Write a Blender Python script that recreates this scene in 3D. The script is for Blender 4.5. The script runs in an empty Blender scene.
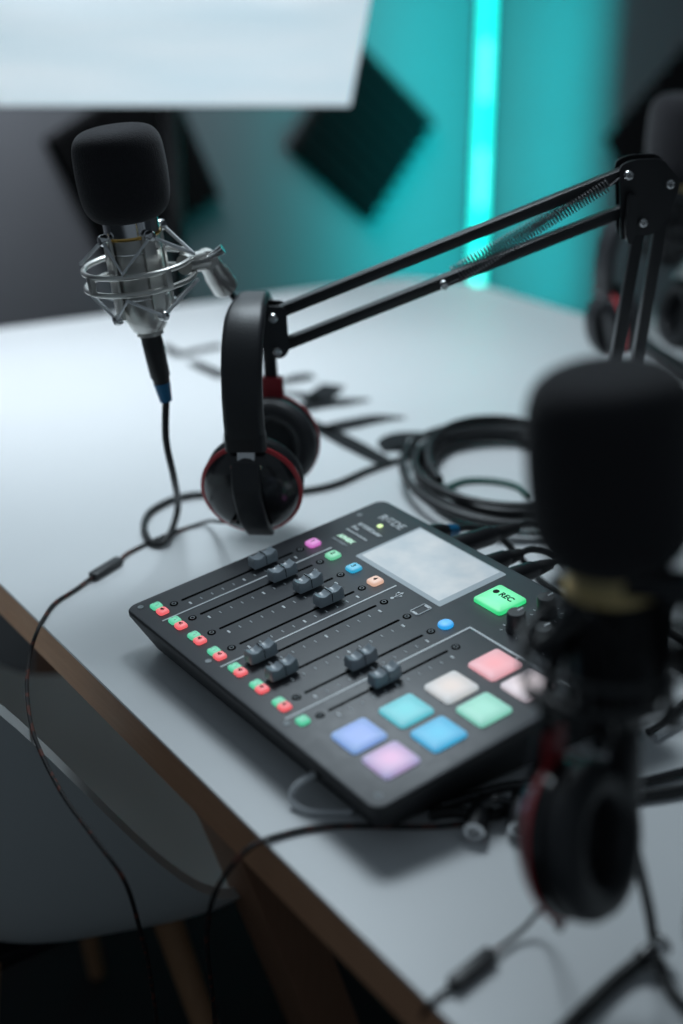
import bpy, bmesh, math, random
from mathutils import Vector, Matrix
random.seed(4)
C = bpy.context.scene.collection
PI = math.pi
TH = 0.74                       # table top height; coordinates below are relative to the table top
OFF = Matrix.Translation((0, 0, TH))
V3 = Vector

# ---------------------------------------------------------------- materials
def mat(name, col, rough=.5, metal=0., emit=None, estr=0., noise=0., nscale=30., bump=0., bscale=200., spec=.5, coat=0., sheen=0., alpha=1.):
    m = bpy.data.materials.new(name); m.use_nodes = True
    nt = m.node_tree; b = nt.nodes['Principled BSDF']
    b.inputs['Base Color'].default_value = (*col, 1)
    b.inputs['Roughness'].default_value = rough
    b.inputs['Metallic'].default_value = metal
    b.inputs['Specular IOR Level'].default_value = spec
    b.inputs['Coat Weight'].default_value = coat
    b.inputs['Coat Roughness'].default_value = .15
    b.inputs['Sheen Weight'].default_value = sheen
    tc = nt.nodes.new('ShaderNodeTexCoord')
    if emit:
        b.inputs['Emission Color'].default_value = (*emit, 1)
        b.inputs['Emission Strength'].default_value = estr
    n = nt.nodes.new('ShaderNodeTexNoise'); n.inputs['Scale'].default_value = nscale
    n.inputs['Detail'].default_value = 4
    nt.links.new(tc.outputs['Object'], n.inputs['Vector'])
    mr = nt.nodes.new('ShaderNodeMapRange')
    mr.inputs['To Min'].default_value = max(0, rough - .06); mr.inputs['To Max'].default_value = min(1, rough + .06)
    nt.links.new(n.outputs['Fac'], mr.inputs['Value']); nt.links.new(mr.outputs['Result'], b.inputs['Roughness'])
    if noise:
        mx = nt.nodes.new('ShaderNodeMix'); mx.data_type = 'RGBA'
        mx.inputs['A'].default_value = (*[c * (1 - noise) for c in col], 1)
        mx.inputs['B'].default_value = (*[min(1, c * (1 + noise)) for c in col], 1)
        nt.links.new(n.outputs['Fac'], mx.inputs['Factor']); nt.links.new(mx.outputs['Result'], b.inputs['Base Color'])
    if bump:
        n2 = nt.nodes.new('ShaderNodeTexNoise'); n2.inputs['Scale'].default_value = bscale
        nt.links.new(tc.outputs['Object'], n2.inputs['Vector'])
        bp = nt.nodes.new('ShaderNodeBump'); bp.inputs['Strength'].default_value = bump; bp.inputs['Distance'].default_value = .001
        nt.links.new(n2.outputs['Fac'], bp.inputs['Height']); nt.links.new(bp.outputs['Normal'], b.inputs['Normal'])
    return m

def s2l(*c): return tuple(((v / 255) / 12.92 if v / 255 < .04045 else ((v / 255 + .055) / 1.055) ** 2.4) for v in c)

M = {}
M['laminate'] = mat('white laminate', (.76, .78, .79), .34, noise=.02, nscale=6, spec=.5)
def wood(name, a, b_, sc):
    m = mat(name, a, .5)
    nt = m.node_tree; b = nt.nodes['Principled BSDF']; tc = [n for n in nt.nodes if n.type == 'TEX_COORD'][0]
    mp = nt.nodes.new('ShaderNodeMapping'); mp.inputs['Scale'].default_value = sc
    w = nt.nodes.new('ShaderNodeTexNoise'); w.inputs['Scale'].default_value = 8; w.inputs['Detail'].default_value = 6
    nt.links.new(tc.outputs['Object'], mp.inputs['Vector']); nt.links.new(mp.outputs['Vector'], w.inputs['Vector'])
    mx = nt.nodes.new('ShaderNodeMix'); mx.data_type = 'RGBA'
    mx.inputs['A'].default_value = (*a, 1); mx.inputs['B'].default_value = (*b_, 1)
    nt.links.new(w.outputs['Fac'], mx.inputs['Factor']); nt.links.new(mx.outputs['Result'], b.inputs['Base Color'])
    return m
M['edge'] = wood('brown wooden table edge', (.62, .34, .20), (.47, .24, .135), (3, 3, 30))
M['legwood'] = wood('beech leg wood', (.42, .24, .13), (.30, .16, .085), (30, 30, 2))
M['tablelegwood'] = wood('brown leg wood', (.30, .16, .10), (.20, .10, .06), (30, 30, 2))
M['print'] = mat('black print', (.018, .020, .022), .8, spec=.2)
M['panel'] = mat('mixer faceplate black', (.058, .063, .071), .42, noise=.08, nscale=120)
M['body'] = mat('mixer body black', (.018, .019, .021), .5, bump=.1, bscale=900)
M['rubber'] = mat('black rubber', (.012, .012, .013), .7)
M['black'] = mat('black plastic', (.014, .014, .016), .42)
M['blackgloss'] = mat('glossy black plastic', (.014, .014, .016), .22, coat=.3)
M['blackmetal'] = mat('black powder coated steel', (.012, .012, .014), .32, spec=.6)
M['leather'] = mat('black leatherette', (.02, .021, .024), .42, bump=.15, bscale=500)
M['pad_leather'] = mat('ear cushion leatherette', (.022, .023, .026), .5, bump=.2, bscale=400)
M['red'] = mat('red plastic', (.50, .03, .04), .4)
M['darkred'] = mat('dark red lining', (.33, .022, .03), .55)
M['foam'] = mat('black foam', (.024, .023, .026), .95, noise=.25, nscale=500, bump=.8, bscale=900, sheen=.14, spec=.15)
M['silver'] = mat('satin nickel', (.64, .63, .60), .34, metal=.9, bump=.05)
M['steel'] = mat('bright steel', (.72, .72, .72), .2, metal=1.)
M['chrome'] = mat('chrome mesh ring', (.75, .75, .76), .12, metal=1.)
M['gold'] = mat('gold ring', (.85, .52, .14), .25, metal=1.)
M['brass'] = mat('pale gold mesh', (.92, .74, .38), .42, metal=.65)
M['micblack'] = mat('black microphone body', (.012, .012, .014), .45)
M['blue'] = mat('blue plastic', (.01, .16, .34), .4)
M['cable'] = mat('black cable', (.012, .013, .014), .5)
M['cable_soft'] = mat('black rubber cable', (.020, .021, .023), .45)
M['braid'] = mat('black and red braid', (.03, .02, .02), .7)
# red flecks of the braid
nt = M['braid'].node_tree; b = nt.nodes['Principled BSDF']; tc = [n for n in nt.nodes if n.type == 'TEX_COORD'][0]
vo = nt.nodes.new('ShaderNodeTexVoronoi'); vo.inputs['Scale'].default_value = 190
rp = nt.nodes.new('ShaderNodeValToRGB'); rp.color_ramp.interpolation = 'CONSTANT'
rp.color_ramp.elements[0].color = (.015, .014, .015, 1); rp.color_ramp.elements[1].position = .80; rp.color_ramp.elements[1].color = (.11, .03, .02, 1)
sp = nt.nodes.new('ShaderNodeSeparateColor')
nt.links.new(tc.outputs['Object'], vo.inputs['Vector']); nt.links.new(vo.outputs['Color'], sp.inputs['Color'])
nt.links.new(sp.outputs['Red'], rp.inputs['Fac']); nt.links.new(rp.outputs['Color'], b.inputs['Base Color'])
M['whitecable'] = mat('white cable', (.70, .72, .74), .45)
M['greencable'] = mat('dark green cable', (.01, .09, .07), .45)
M['cap'] = mat('grey fader cap', (.34, .39, .43), .28)
M['white_print'] = mat('white print', (.80, .84, .86), .5)
M['grey_print'] = mat('grey print', (.42, .46, .48), .5)
M['slot'] = mat('slot black', (.002, .002, .002), .9, spec=.05)
M['knob'] = mat('grey knob', (.03, .033, .037), .4)
M['shell'] = mat('white moulded chair plastic', (.62, .65, .65), .38)
M['wall'] = mat('dark grey wall paint', (.10, .107, .118), .75, noise=.05, nscale=5, bump=.05)
M['floor'] = mat('dark carpet', (.012, .014, .016), .95, noise=.4, nscale=300, bump=.5, bscale=500)
M['acoustic'] = mat('black acoustic foam', (.006, .0065, .007), .95, bump=.6, bscale=300, spec=.1)

def glow(name, inner, outer, strength, center=(0, 0, 0), radius=.02):
    """Translucent silicone lit from an LED under its centre."""
    m = mat(name, outer, .45)
    nt = m.node_tree; b = nt.nodes['Principled BSDF']; tc = [n for n in nt.nodes if n.type == 'TEX_COORD'][0]
    g = nt.nodes.new('ShaderNodeTexGradient'); g.gradient_type = 'SPHERICAL'
    mp = nt.nodes.new('ShaderNodeMapping'); mp.inputs['Scale'].default_value = (1 / radius,) * 3
    nt.links.new(tc.outputs['Object'], mp.inputs['Vector']); nt.links.new(mp.outputs['Vector'], g.inputs['Vector'])
    mx = nt.nodes.new('ShaderNodeMix'); mx.data_type = 'RGBA'
    mx.inputs['A'].default_value = (*outer, 1); mx.inputs['B'].default_value = (*inner, 1)
    nt.links.new(g.outputs['Fac'], mx.inputs['Factor'])
    nt.links.new(mx.outputs['Result'], b.inputs['Emission Color']); b.inputs['Emission Strength'].default_value = strength
    b.inputs['Base Color'].default_value = (.35, .36, .37, 1)
    return m

# ---------------------------------------------------------------- mesh builder
def catmull(pts, n=8, closed=False):
    P = [V3(p) for p in pts]; out = []; N = len(P)
    if N < 3 and not closed: 
        return [P[0].lerp(P[-1], i / n) for i in range(n + 1)]
    rng = N if closed else N - 1
    for i in range(rng):
        if closed: p0, p1, p2, p3 = P[(i - 1) % N], P[i], P[(i + 1) % N], P[(i + 2) % N]
        else: p0, p1, p2, p3 = P[max(i - 1, 0)], P[i], P[i + 1], P[min(i + 2, N - 1)]
        for k in range(n):
            t = k / n
            out.append(.5 * ((2 * p1) + (-p0 + p2) * t + (2 * p0 - 5 * p1 + 4 * p2 - p3) * t * t + (-p0 + 3 * p1 - 3 * p2 + p3) * t ** 3))
    if not closed: out.append(P[-1])
    return out

def frame_to(z, x=None):
    z = V3(z).normalized()
    if x is None: x = V3((1, 0, 0)) if abs(z.x) < .8 else V3((0, 1, 0))
    x = V3(x); x = (x - z * x.dot(z)).normalized(); y = z.cross(x)
    return Matrix((x, y, z)).transposed().to_4x4()

class B:
    def __init__(s): s.bm = bmesh.new()
    def box(s, c, size, Mx=None, bev=0., seg=2):
        t = bmesh.new(); bmesh.ops.create_cube(t, size=1)
        for v in t.verts: v.co = V3((v.co.x * size[0], v.co.y * size[1], v.co.z * size[2]))
        if bev: bmesh.ops.bevel(t, geom=t.edges[:], offset=bev, segments=seg, affect='EDGES', profile=.6)
        m4 = (Mx or Matrix.Identity(4)) @ Matrix.Translation(c) if Mx is None else Mx @ Matrix.Translation(c)
        s._add(t, m4); return s
    def _add(s, t, m4):
        t.verts.index_update(); new = [s.bm.verts.new(m4 @ v.co) for v in t.verts]
        for f in t.faces:
            try: s.bm.faces.new([new[v.index] for v in f.verts])
            except ValueError: pass
        t.free()
    def rings(s, rings, cap0=True, cap1=True, closed=False):
        R = [[s.bm.verts.new(p) for p in r] for r in rings]; n = len(R[0])
        prs = list(zip(R[:-1], R[1:])) + ([(R[-1], R[0])] if closed else [])
        for a, b_ in prs:
            for i in range(n):
                try: s.bm.faces.new((a[i], a[(i + 1) % n], b_[(i + 1) % n], b_[i]))
                except ValueError: pass
        if not closed:
            if cap0: s.bm.faces.new(R[0][::-1])
            if cap1: s.bm.faces.new(R[-1])
        return s
    def tube(s, pts, r, seg=10, n=8, smooth=True, closed=False):
        P = catmull(pts, n, closed) if smooth else [V3(p) for p in pts]
        rs = r if callable(r) else (lambda t: r)
        rings = []; N = len(P); T0 = None; X = None
        for i, p in enumerate(P):
            if closed: T = (P[(i + 1) % N] - P[i - 1]).normalized()
            else: T = (P[min(i + 1, N - 1)] - P[max(i - 1, 0)]).normalized()
            if X is None: X = frame_to(T).to_3x3().col[0].copy()
            X = (X - T * X.dot(T)).normalized(); Y = T.cross(X); rr = rs(i / max(1, N - 1))
            rings.append([p + (X * math.cos(a) + Y * math.sin(a)) * rr for a in [2 * PI * k / seg for k in range(seg)]])
        return s.rings(rings, closed=closed)
    def lathe(s, prof, Mx=None, seg=48, sy=1.):
        Mx = Mx or Matrix.Identity(4)
        rings = [[Mx @ V3((max(r, 1e-5) * math.cos(a), max(r, 1e-5) * sy * math.sin(a), z)) for a in [2 * PI * k / seg for k in range(seg)]] for r, z in prof]
        return s.rings(rings)
    def prism(s, poly, z0, z1, Mx=None, bev=0.):
        t = bmesh.new(); a = [t.verts.new((x, y, z0)) for x, y in poly]; f = t.faces.new(a)
        r = bmesh.ops.extrude_face_region(t, geom=[f])
        for v in [g for g in r['geom'] if isinstance(g, bmesh.types.BMVert)]: v.co.z = z1
        bmesh.ops.recalc_face_normals(t, faces=t.faces[:])
        if bev: bmesh.ops.bevel(t, geom=[e for e in t.edges if abs(e.verts[0].co.z - e.verts[1].co.z) < 1e-9], offset=bev, segments=2, affect='EDGES')
        s._add(t, Mx or Matrix.Identity(4)); return s
    def sweep(s, path, side, w, th, rad=.004):
        """rounded flat strip: side = width direction, w and th functions of 0..1"""
        rings = []; N = len(path); side = V3(side).normalized()
        for i, p in enumerate(path):
            T = (path[min(i + 1, N - 1)] - path[max(i - 1, 0)]).normalized(); Nn = T.cross(side).normalized(); t = i / (N - 1)
            ww, tt = w(t) / 2, th(t) / 2; q = min(rad, ww * .95, tt * .95); ring = []
            for cx, cy, a0 in ((1, 1, 0), (-1, 1, 90), (-1, -1, 180), (1, -1, 270)):
                for k in range(5):
                    a = math.radians(a0 + 90 * k / 4)
                    ring.append(p + side * (cx * (ww - q) + q * math.cos(a)) + Nn * (cy * (tt - q) + q * math.sin(a)))
            rings.append(ring)
        return s.rings(rings)
    def text(s, body, size, Mx, ext=.0003, align='CENTER', bold=0.):
        cu = bpy.data.curves.new('txt', 'FONT'); cu.body = body; cu.size = size; cu.extrude = ext; cu.align_x = align; cu.align_y = 'CENTER'; cu.offset = bold
        o = bpy.data.objects.new('txt', cu); C.objects.link(o)
        dg = bpy.context.evaluated_depsgraph_get(); me = bpy.data.meshes.new_from_object(o.evaluated_get(dg))
        t = bmesh.new(); t.from_mesh(me); s._add(t, Mx)
        bpy.data.objects.remove(o); bpy.data.curves.remove(cu); bpy.data.meshes.remove(me); return s
    def done(s, name, m, parent=None, world=False, loc=None, ang=35):
        """one mesh object; world=True: verts are table-relative and converted to the parent's frame"""
        bm = s.bm
        if world and parent is not None:
            inv = MW[parent.name].inverted()
            for v in bm.verts: v.co = inv @ (OFF @ v.co)
        o_ = V3((0, 0, 0))
        if loc is not None:
            o_ = V3(loc)
            for v in bm.verts: v.co -= o_
        bmesh.ops.recalc_face_normals(bm, faces=bm.faces[:])
        me = bpy.data.meshes.new(name); bm.to_mesh(me); bm.free()
        for p in me.polygons: p.use_smooth = True
        me.set_sharp_from_angle(angle=math.radians(ang))
        me.materials.append(m)
        o = bpy.data.objects.new(name, me); C.objects.link(o)
        mw = Matrix.Translation(o_)
        if parent is not None:
            o.parent = parent; MW[o.name] = MW[parent.name] @ mw
        else:
            MW[o.name] = mw
        o.location = o_
        return o
MW = {}
def tag(o, label, cat, group=None, kind=None):
    o['label'] = label; o['category'] = cat
    if group: o['group'] = group
    if kind: o['kind'] = kind
    return o
def thing(name, label, cat, loc=(0, 0, 0), rot=None, group=None):
    o = bpy.data.objects.new(name, None); C.objects.link(o); o.empty_display_size = .05
    m = OFF @ Matrix.Translation(loc) @ (rot or Matrix.Identity(4))
    o.matrix_world = m; MW[o.name] = m.copy()
    return tag(o, label, cat, group)
def dup(root, m, label, group=None, skip=()):
    r = root.copy(); C.objects.link(r); r.matrix_world = m; MW[r.name] = m.copy(); r['label'] = label
    if group: r['group'] = group
    for ch in list(root.children):
        if ch.name.split('.')[0] in skip: continue
        c = ch.copy(); C.objects.link(c); c.parent = r; MW[c.name] = m @ c.matrix_basis
        for g in list(ch.children):
            d = g.copy(); C.objects.link(d); d.parent = c
    return r
def solo(name, b, m, label, cat, base, group=None, ang=35):
    """a thing that is one mesh, built in table-relative coordinates"""
    base = V3(base)
    for v in b.bm.verts: v.co = v.co + V3((0, 0, TH))
    o = b.done(name, m, None, loc=base + V3((0, 0, TH)), ang=ang)
    return tag(o, label, cat, group)
def rrect(x0, y0, x1, y1, r, n=6):
    out = []
    for cx, cy, a0 in ((x1 - r, y1 - r, 0), (x0 + r, y1 - r, 90), (x0 + r, y0 + r, 180), (x1 - r, y0 + r, 270)):
        for k in range(n + 1):
            a = math.radians(a0 + 90 * k / n); out.append((cx + r * math.cos(a), cy + r * math.sin(a)))
    return out
def rodbetween(b, p, q, r, seg=12): return b.tube([p, q], r, seg=seg, smooth=False)

# ================================================================ SETTING
UD = V3((.5875, -.8092, 0)); VD = V3((.8092, .5875, 0)); ZD = V3((0, 0, 1))
CORNER = V3((.334, 3.4, 0))
def structure(name, b, m):
    for v in b.bm.verts: v.co.z += TH
    o = b.done(name, m); o['kind'] = 'structure'; return o
def slab(p, q, out, z0, z1, th):
    b = B(); p, q, out = V3(p), V3(q), V3(out)
    quad = [p, q, q + out * th, p + out * th]
    return b.rings([[V3((v.x, v.y, z0)) for v in quad], [V3((v.x, v.y, z1)) for v in quad]])
b = B(); b.box((0, 1, -TH - .05), (9, 9, .1)); structure('floor', b, M['floor'])
structure('wall_left', slab(CORNER + VD * .1, CORNER - VD * 4.2, -UD, -TH, 1.96, .1), M['wall'])
structure('wall_right', slab(CORNER, CORNER + UD * 4.2, VD, -TH, 1.96, .1), M['wall'])
structure('baseboard_left', slab(CORNER - VD * .012, CORNER - VD * 4.2, UD, -TH, -TH + .08, .012), M['black'])

# ================================================================ TABLE
tb = thing('table', 'long white laminate table with a brown wooden edge and slanted legs', 'table', (.4, 1.2, -TH))
poly = [(.30, .279), (-.772, 1.832), (.094, 2.247), (.212, 2.211), (1.18, 1.02)]
def rounded_poly(P, r, n=6):
    out = []
    for i, p in enumerate(P):
        p = V3((*p, 0)); a = (V3((*P[i - 1], 0)) - p); c = (V3((*P[(i + 1) % len(P)], 0)) - p)
        rr = min(r, a.length * .45, c.length * .45); a = p + a.normalized() * rr; c = p + c.normalized() * rr
        for k in range(n + 1):
            t = k / n; q = a.lerp(p, t).lerp(p.lerp(c, t), t); out.append((q.x, q.y))
    return out
outline = rounded_poly(poly, .04)
b = B(); b.prism(outline, -.0025, 0); b.done('table_top', M['laminate'], tb, world=True)
b = B(); b.prism(outline, -.036, -.0025); b.done('edge_band', M['edge'], tb, world=True)
for top, bot in (((-.128, 1.03), (.035, 1.19)), ((-.35, 1.80), (-.42, 1.60)), ((.75, 1.20), (.62, 1.12)), ((.10, 1.98), (.06, 1.86))):
    b = B(); d = V3((bot[0] - top[0], bot[1] - top[1], -.70)); fm = Matrix.Translation((top[0], top[1], -.036)) @ frame_to(d, UD)
    L = V3((bot[0] - top[0], bot[1] - top[1], -TH + .036)).length
    b.box((0, 0, L / 2), (.075, .05, L), fm, .004); b.done('leg', M['tablelegwood'], tb, world=True)

# lettering printed on the table top (brushed strokes)
def stroke(b, pts, ws):
    P = catmull([V3((p[0], p[1], 0)) for p in pts], 8); N = len(P); L = []; R = []
    for i, p in enumerate(P):
        T = (P[min(i + 1, N - 1)] - P[max(i - 1, 0)]).normalized(); n = V3((-T.y, T.x, 0)); t = i / (N - 1) * (len(ws) - 1)
        k = min(int(t), len(ws) - 2); w = 1.08 * (ws[k] + (ws[k + 1] - ws[k]) * (t - k))
        L.append(p + n * w / 2); R.append(p - n * w / 2)
    for i in range(N - 1):
        for z in (0,):
            vs = [b.bm.verts.new(V3((q.x, q.y, .0004))) for q in (L[i], L[i + 1], R[i + 1], R[i])]
            b.bm.faces.new(vs)
b = B()
stroke(b, [(-0.2460,1.8896,0.0000),(-0.2320,1.8629,0.0000),(-0.2165,1.8455,0.0000),(-0.1992,1.8629,0.0000),(-0.1653,1.8851,0.0000)], [.008, .016, .020, .016, .02])
o = b.done('lettering', M['print'], tb, world=True); o['label'] = 'black brushed lettering printed on the white top'
b = B()
stroke(b, [(-0.2001,1.8156,0.0000),(-0.1789,1.7866,0.0000),(-0.1501,1.7544,0.0000)], [.014, .02, .024])
o = b.done('lettering', M['print'], tb, world=True); o['label'] = 'black brushed lettering printed on the white top'
b = B()
stroke(b, [(-0.1015,1.7193,0.0000),(-0.0690,1.7386,0.0000),(-0.0538,1.7504,0.0000),(-0.0371,1.7583,0.0000)], [.01, .02, .026, .02])
o = b.done('lettering', M['print'], tb, world=True); o['label'] = 'black brushed lettering printed on the white top'
b = B()
stroke(b, [(-0.0773,1.6892,0.0000),(-0.0521,1.6854,0.0000),(-0.0318,1.6708,0.0000),(-0.0196,1.6966,0.0000),(-0.0096,1.7231,0.0000)], [.012, .018, .03, .034, .028])
o = b.done('lettering', M['print'], tb, world=True); o['label'] = 'black brushed lettering printed on the white top'
b = B()
stroke(b, [(-0.0699,1.6245,0.0000),(-0.0447,1.6385,0.0000),(-0.0253,1.6527,0.0000),(0.0043,1.6599,0.0000),(0.0354,1.6671,0.0000)], [.014, .026, .034, .026, .006])
o = b.done('lettering', M['print'], tb, world=True); o['label'] = 'black brushed lettering printed on the white top'
b = B()
stroke(b, [(-0.0206,1.5608,0.0000),(-0.0041,1.5738,0.0000),(0.0125,1.5837,0.0000),(0.0438,1.6005,0.0000),(0.0776,1.6039,0.0000)], [.018, .03, .03, .026, .004])
o = b.done('lettering', M['print'], tb, world=True); o['label'] = 'black brushed lettering printed on the white top'
b = B()
stroke(b, [(-0.0548,1.6073,0.0000),(-0.0206,1.5640,0.0000),(0.0143,1.5134,0.0000),(0.0516,1.4596,0.0000)], [.016, .024, .026, .02])
o = b.done('lettering', M['print'], tb, world=True); o['label'] = 'black brushed lettering printed on the white top'
b = B()
stroke(b, [(0.0640,1.4951,0.0000),(0.0593,1.5227,0.0000),(0.0680,1.5415,0.0000),(0.0858,1.5479,0.0000),(0.1054,1.5447,0.0000),(0.1207,1.5289,0.0000)], [.03, .034, .026, .018, .016, .01])
stroke(b, [(0.0640,1.4951,0.0000),(0.0803,1.5042,0.0000),(0.0991,1.5134,0.0000),(0.1207,1.5289,0.0000)], [.03, .02, .012, .01])
o = b.done('lettering', M['print'], tb, world=True); o['label'] = 'black brushed lettering printed on the white top'

# ================================================================ AUDIO MIXER
TILT = math.radians(6.1103)
RZ = Matrix((UD, VD, ZD)).transposed().to_4x4()
mx = thing('audio_mixer', 'black podcast mixing console with glowing pads, faders and a screen', 'mixer', (-.18308, 1.05367, 0), RZ)
FM = Matrix.Translation((0, 0, .0379)) @ Matrix.Rotation(TILT, 4, 'X')
def F(u, v, h=0): return FM @ Matrix.Translation((u / 1000, v / 1000, h / 1000))
def fring(inset, h, r): return [FM @ V3((x, y, h)) for x, y in rrect(inset, inset, .35 - inset, .275 - inset, max(r - inset, .002), 8)]
b = B()
bot = [V3((x, y, .006)) for x, y in rrect(.0155, .0155, .3345, .262, .012, 8)]
b.rings([bot, fring(0, -.0045, .011), fring(0, -.0015, .011), fring(.0012, -.0003, .011)], cap1=True); b.done('body', M['body'], mx)
b = B(); b.rings([fring(.0012, -.0003, .011), fring(.002, 0, .011)], cap0=False); b.done('faceplate', M['panel'], mx)
for u, v in ((40, 40), (310, 40), (40, 235), (310, 235)):
    b = B(); b.lathe([(0, .0), (.011, .0), (.011, .0075), (0, .0075)], Matrix.Translation((u / 1000, v / 1000, 0)), 24); b.done('rubber_foot', M['rubber'], mx)
US = [24.7 + 30.35 * i for i in range(8)]
for i, u in enumerate(US):
    b = B(); b.prism(rrect(-.0013, -.057, .0013, .057, .001, 3), -.0001, .00015, F(u, 99.2)); b.done('fader_slot', M['slot'], mx)
    for v in (34.6, 163.9):
        b = B(); b.lathe([(0, -.0002), (.0036, -.0002), (.0036, .0003), (0, .0003)], F(u + .4, v), 24); o = b.done('indicator_ring', M['slot'], mx)
        b = B()
        b.tube([F(u + .4, v, .35) @ V3((.0017 * math.cos(a), .0017 * math.sin(a), 0)) for a in [k * PI / 8 for k in range(16)]], .00035, seg=6, smooth=False, closed=True)
        b.done('ring_print', M['grey_print'], o)
b = B(); b2 = B()
for i, u in enumerate(US):
    for k in range(11):
        big = k in (0, 5, 10)
        (b2 if big else b).box((0, 0, .0001), (.0040 if big else .0034, .0016 if big else .0010, .0003), F(u + 9, 45.6 + 10.75 * k))
b.done('scale_markings', M['grey_print'], mx); b2.done('bold_scale_markings', M['white_print'], mx)
def line(pts, w=.0015):
    b = B()
    for (u0, v0), (u1, v1) in zip(pts[:-1], pts[1:]):
        b.box((0, 0, .0001), (abs(u1 - u0) / 1000 + w, abs(v1 - v0) / 1000 + w, .0003), F((u0 + u1) / 2, (v0 + v1) / 2))
    return b
line([(42, 14.4), (42, 185.5)]).done('divider_line', M['white_print'], mx)
line([(133, 14.4), (133, 186.6)]).done('divider_line', M['white_print'], mx)
line([(224, 14), (224, 190), (334, 190)], .0018).done('divider_line', M['white_print'], mx)
line([(281, 183), (281, 190)], .001).done('divider_line', M['white_print'], mx)
# faders
fpos = [125.5, 125.3, 131, 130.4, 43.6, 42.7, 95.7, 95.0]
for u, v in zip(US, fpos):
    b = B(); rings = []; L = .0245; n = 24
    for k in range(n + 1):
        t = -1 + 2 * k / n; y = t * L / 2
        h = .0120 - .0019 * (math.sin(PI * min(1, abs(t) * 1.08)) ** 1.3) + (.0012 * t if t > 0 else 0) - (.0018 if abs(t) > .96 else 0)
        w = .0056 * (1 - .10 * abs(t) ** 6)
        rings.append([V3((-w * 1.05, y, .0025)), V3((w * 1.05, y, .0025)), V3((w, y, h - .0012)), V3((w * .82, y, h)), V3((w * .3, y, h - .0007)), V3((-w * .3, y, h - .0007)), V3((-w * .82, y, h)), V3((-w, y, h - .0012))])
    b.rings([[F(u, v) @ p for p in r] for r in rings]); fo = b.done('fader_cap', M['cap'], mx, ang=50)
    b = B(); b.box((0, 0, .0123), (.0095, .0005, .0006), F(u, v)); b.box((.0058, 0, .0072), (.0004, .0005, .008), F(u, v)); b.done('centre_line', M['slot'], fo)
    b = B(); b.box((0, 0, .0015), (.0016, .006, .003), F(u, v)); b.done('stem', M['slot'], fo)
# lit buttons
G_green = glow('green lit silicone', s2l(100, 225, 175), s2l(62, 195, 148), .85, radius=.008)
G_red = glow('red lit silicone', s2l(255, 125, 125), s2l(240, 70, 80), .9, radius=.008)
def button(u, v, w, d, h, m, r=2.6, name='button', dome=.0005):
    b = B(); w, d, h, r = w / 1000, d / 1000, h / 1000, r / 1000
    rg = lambda ins, z: [V3((x, y, z)) for x, y in rrect(-w / 2 + ins, -d / 2 + ins, w / 2 - ins, d / 2 - ins, max(r - ins, .0004), 5)]
    b.rings([rg(-.0000, -.0002), rg(0, h - .0014), rg(.0004, h - .0005), rg(.0012, h), rg(min(w, d) * .3, h + dome)], cap0=False)
    o = b.done(name, m, mx); o.matrix_basis = F(u, v); MW[o.name] = MW[mx.name] @ F(u, v); return o
for i, u in enumerate(US):
    gu = 17.0 + 30.85 * i; ru = 27.7 + 30.3 * i
    o = button(gu + 2, 21.2, 9.8, 9.4, 2.6, G_green, name='listen_button')
    b = B(); b.tube([V3((.0021 * math.cos(a), .0021 * math.sin(a) + .0002, .0030)) for a in [math.radians(-20 + 220 * k / 10) for k in range(11)]], .00022, 6, smooth=False)
    b.box((-.0021, -.0009, .0030), (.0006, .0014, .0006)); b.box((.0021, -.0009, .0030), (.0006, .0014, .0006))
    b.done('headphone_icon', M['grey_print'], o)
    if i < 7:
        o = button(ru + 2, 21.0, 9.8, 9.4, 2.6, G_red, name='mute_button')
        b = B(); b.prism([(-.0019, -.0008), (-.0008, -.0008), (.0006, -.002), (.0006, .002), (-.0008, .0008), (-.0019, .0008)], .0028, .0033); b.box((.0017, 0, .0030), (.0005, .0026, .0006)); b.done('speaker_icon', M['slot'], o)
cols = [((235, 140, 225), (205, 95, 190)), ((135, 230, 180), (85, 190, 140)), ((30, 205, 240), (10, 150, 200)), ((255, 215, 190), (215, 165, 140))]
for i, (a, c) in enumerate(cols):
    o = button(25 + 30.4 * i, 178, 12.0, 12.0, 2.8, glow('channel light', s2l(*a), s2l(*c), .85, radius=.009), 3, 'channel_button')
    b = B(); b.text(str(i + 1), .0065, Matrix.Translation((0, 0, .0033)), .0002, bold=.0001); b.done('digit', M['print'], o)
o = button(208.5, 178, 12.2, 12.2, 2.8, glow('blue light', s2l(20, 185, 250), s2l(0, 140, 225), .95, radius=.01), 5.4, 'channel_button')
# usb and phone icons
b = B(); b.box((0, 0, .0002), (.0007, .011, .0003), F(146.3, 178)); b.prism([(-.0017, .004), (.0017, .004), (0, .0068)], 0, .0003, F(146.3, 178))
b.lathe([(0, 0), (.0016, 0), (.0016, .0003), (0, .0003)], F(146.3, 172.6), 16)
for sx, y in ((1, -.001), (-1, .001)):
    b.tube([F(146.3, 178, .2) @ V3(p) for p in ((0, y - .0025, 0), (sx * .0028, y, 0), (sx * .0028, y + .002, 0))], .0004, 6, smooth=False); b.box((sx * .0028, y + .0026, .0002), (.0018, .0018, .0003), F(146.3, 178))
b.done('usb_icon', M['white_print'], mx)
b = B()
P = rrect(-.0046, -.0077, .0046, .0077, .0016, 4)
b.tube([F(177, 178.3, .2) @ V3((x, y, 0)) for x, y in P], .0006, 6, smooth=False, closed=True); b.box((0, .0066, .0002), (.006, .0022, .0003), F(177, 178.3)); b.box((0, -.0066, .0002), (.006, .0022, .0003), F(177, 178.3))
b.done('phone_icon', M['white_print'], mx)
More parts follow.
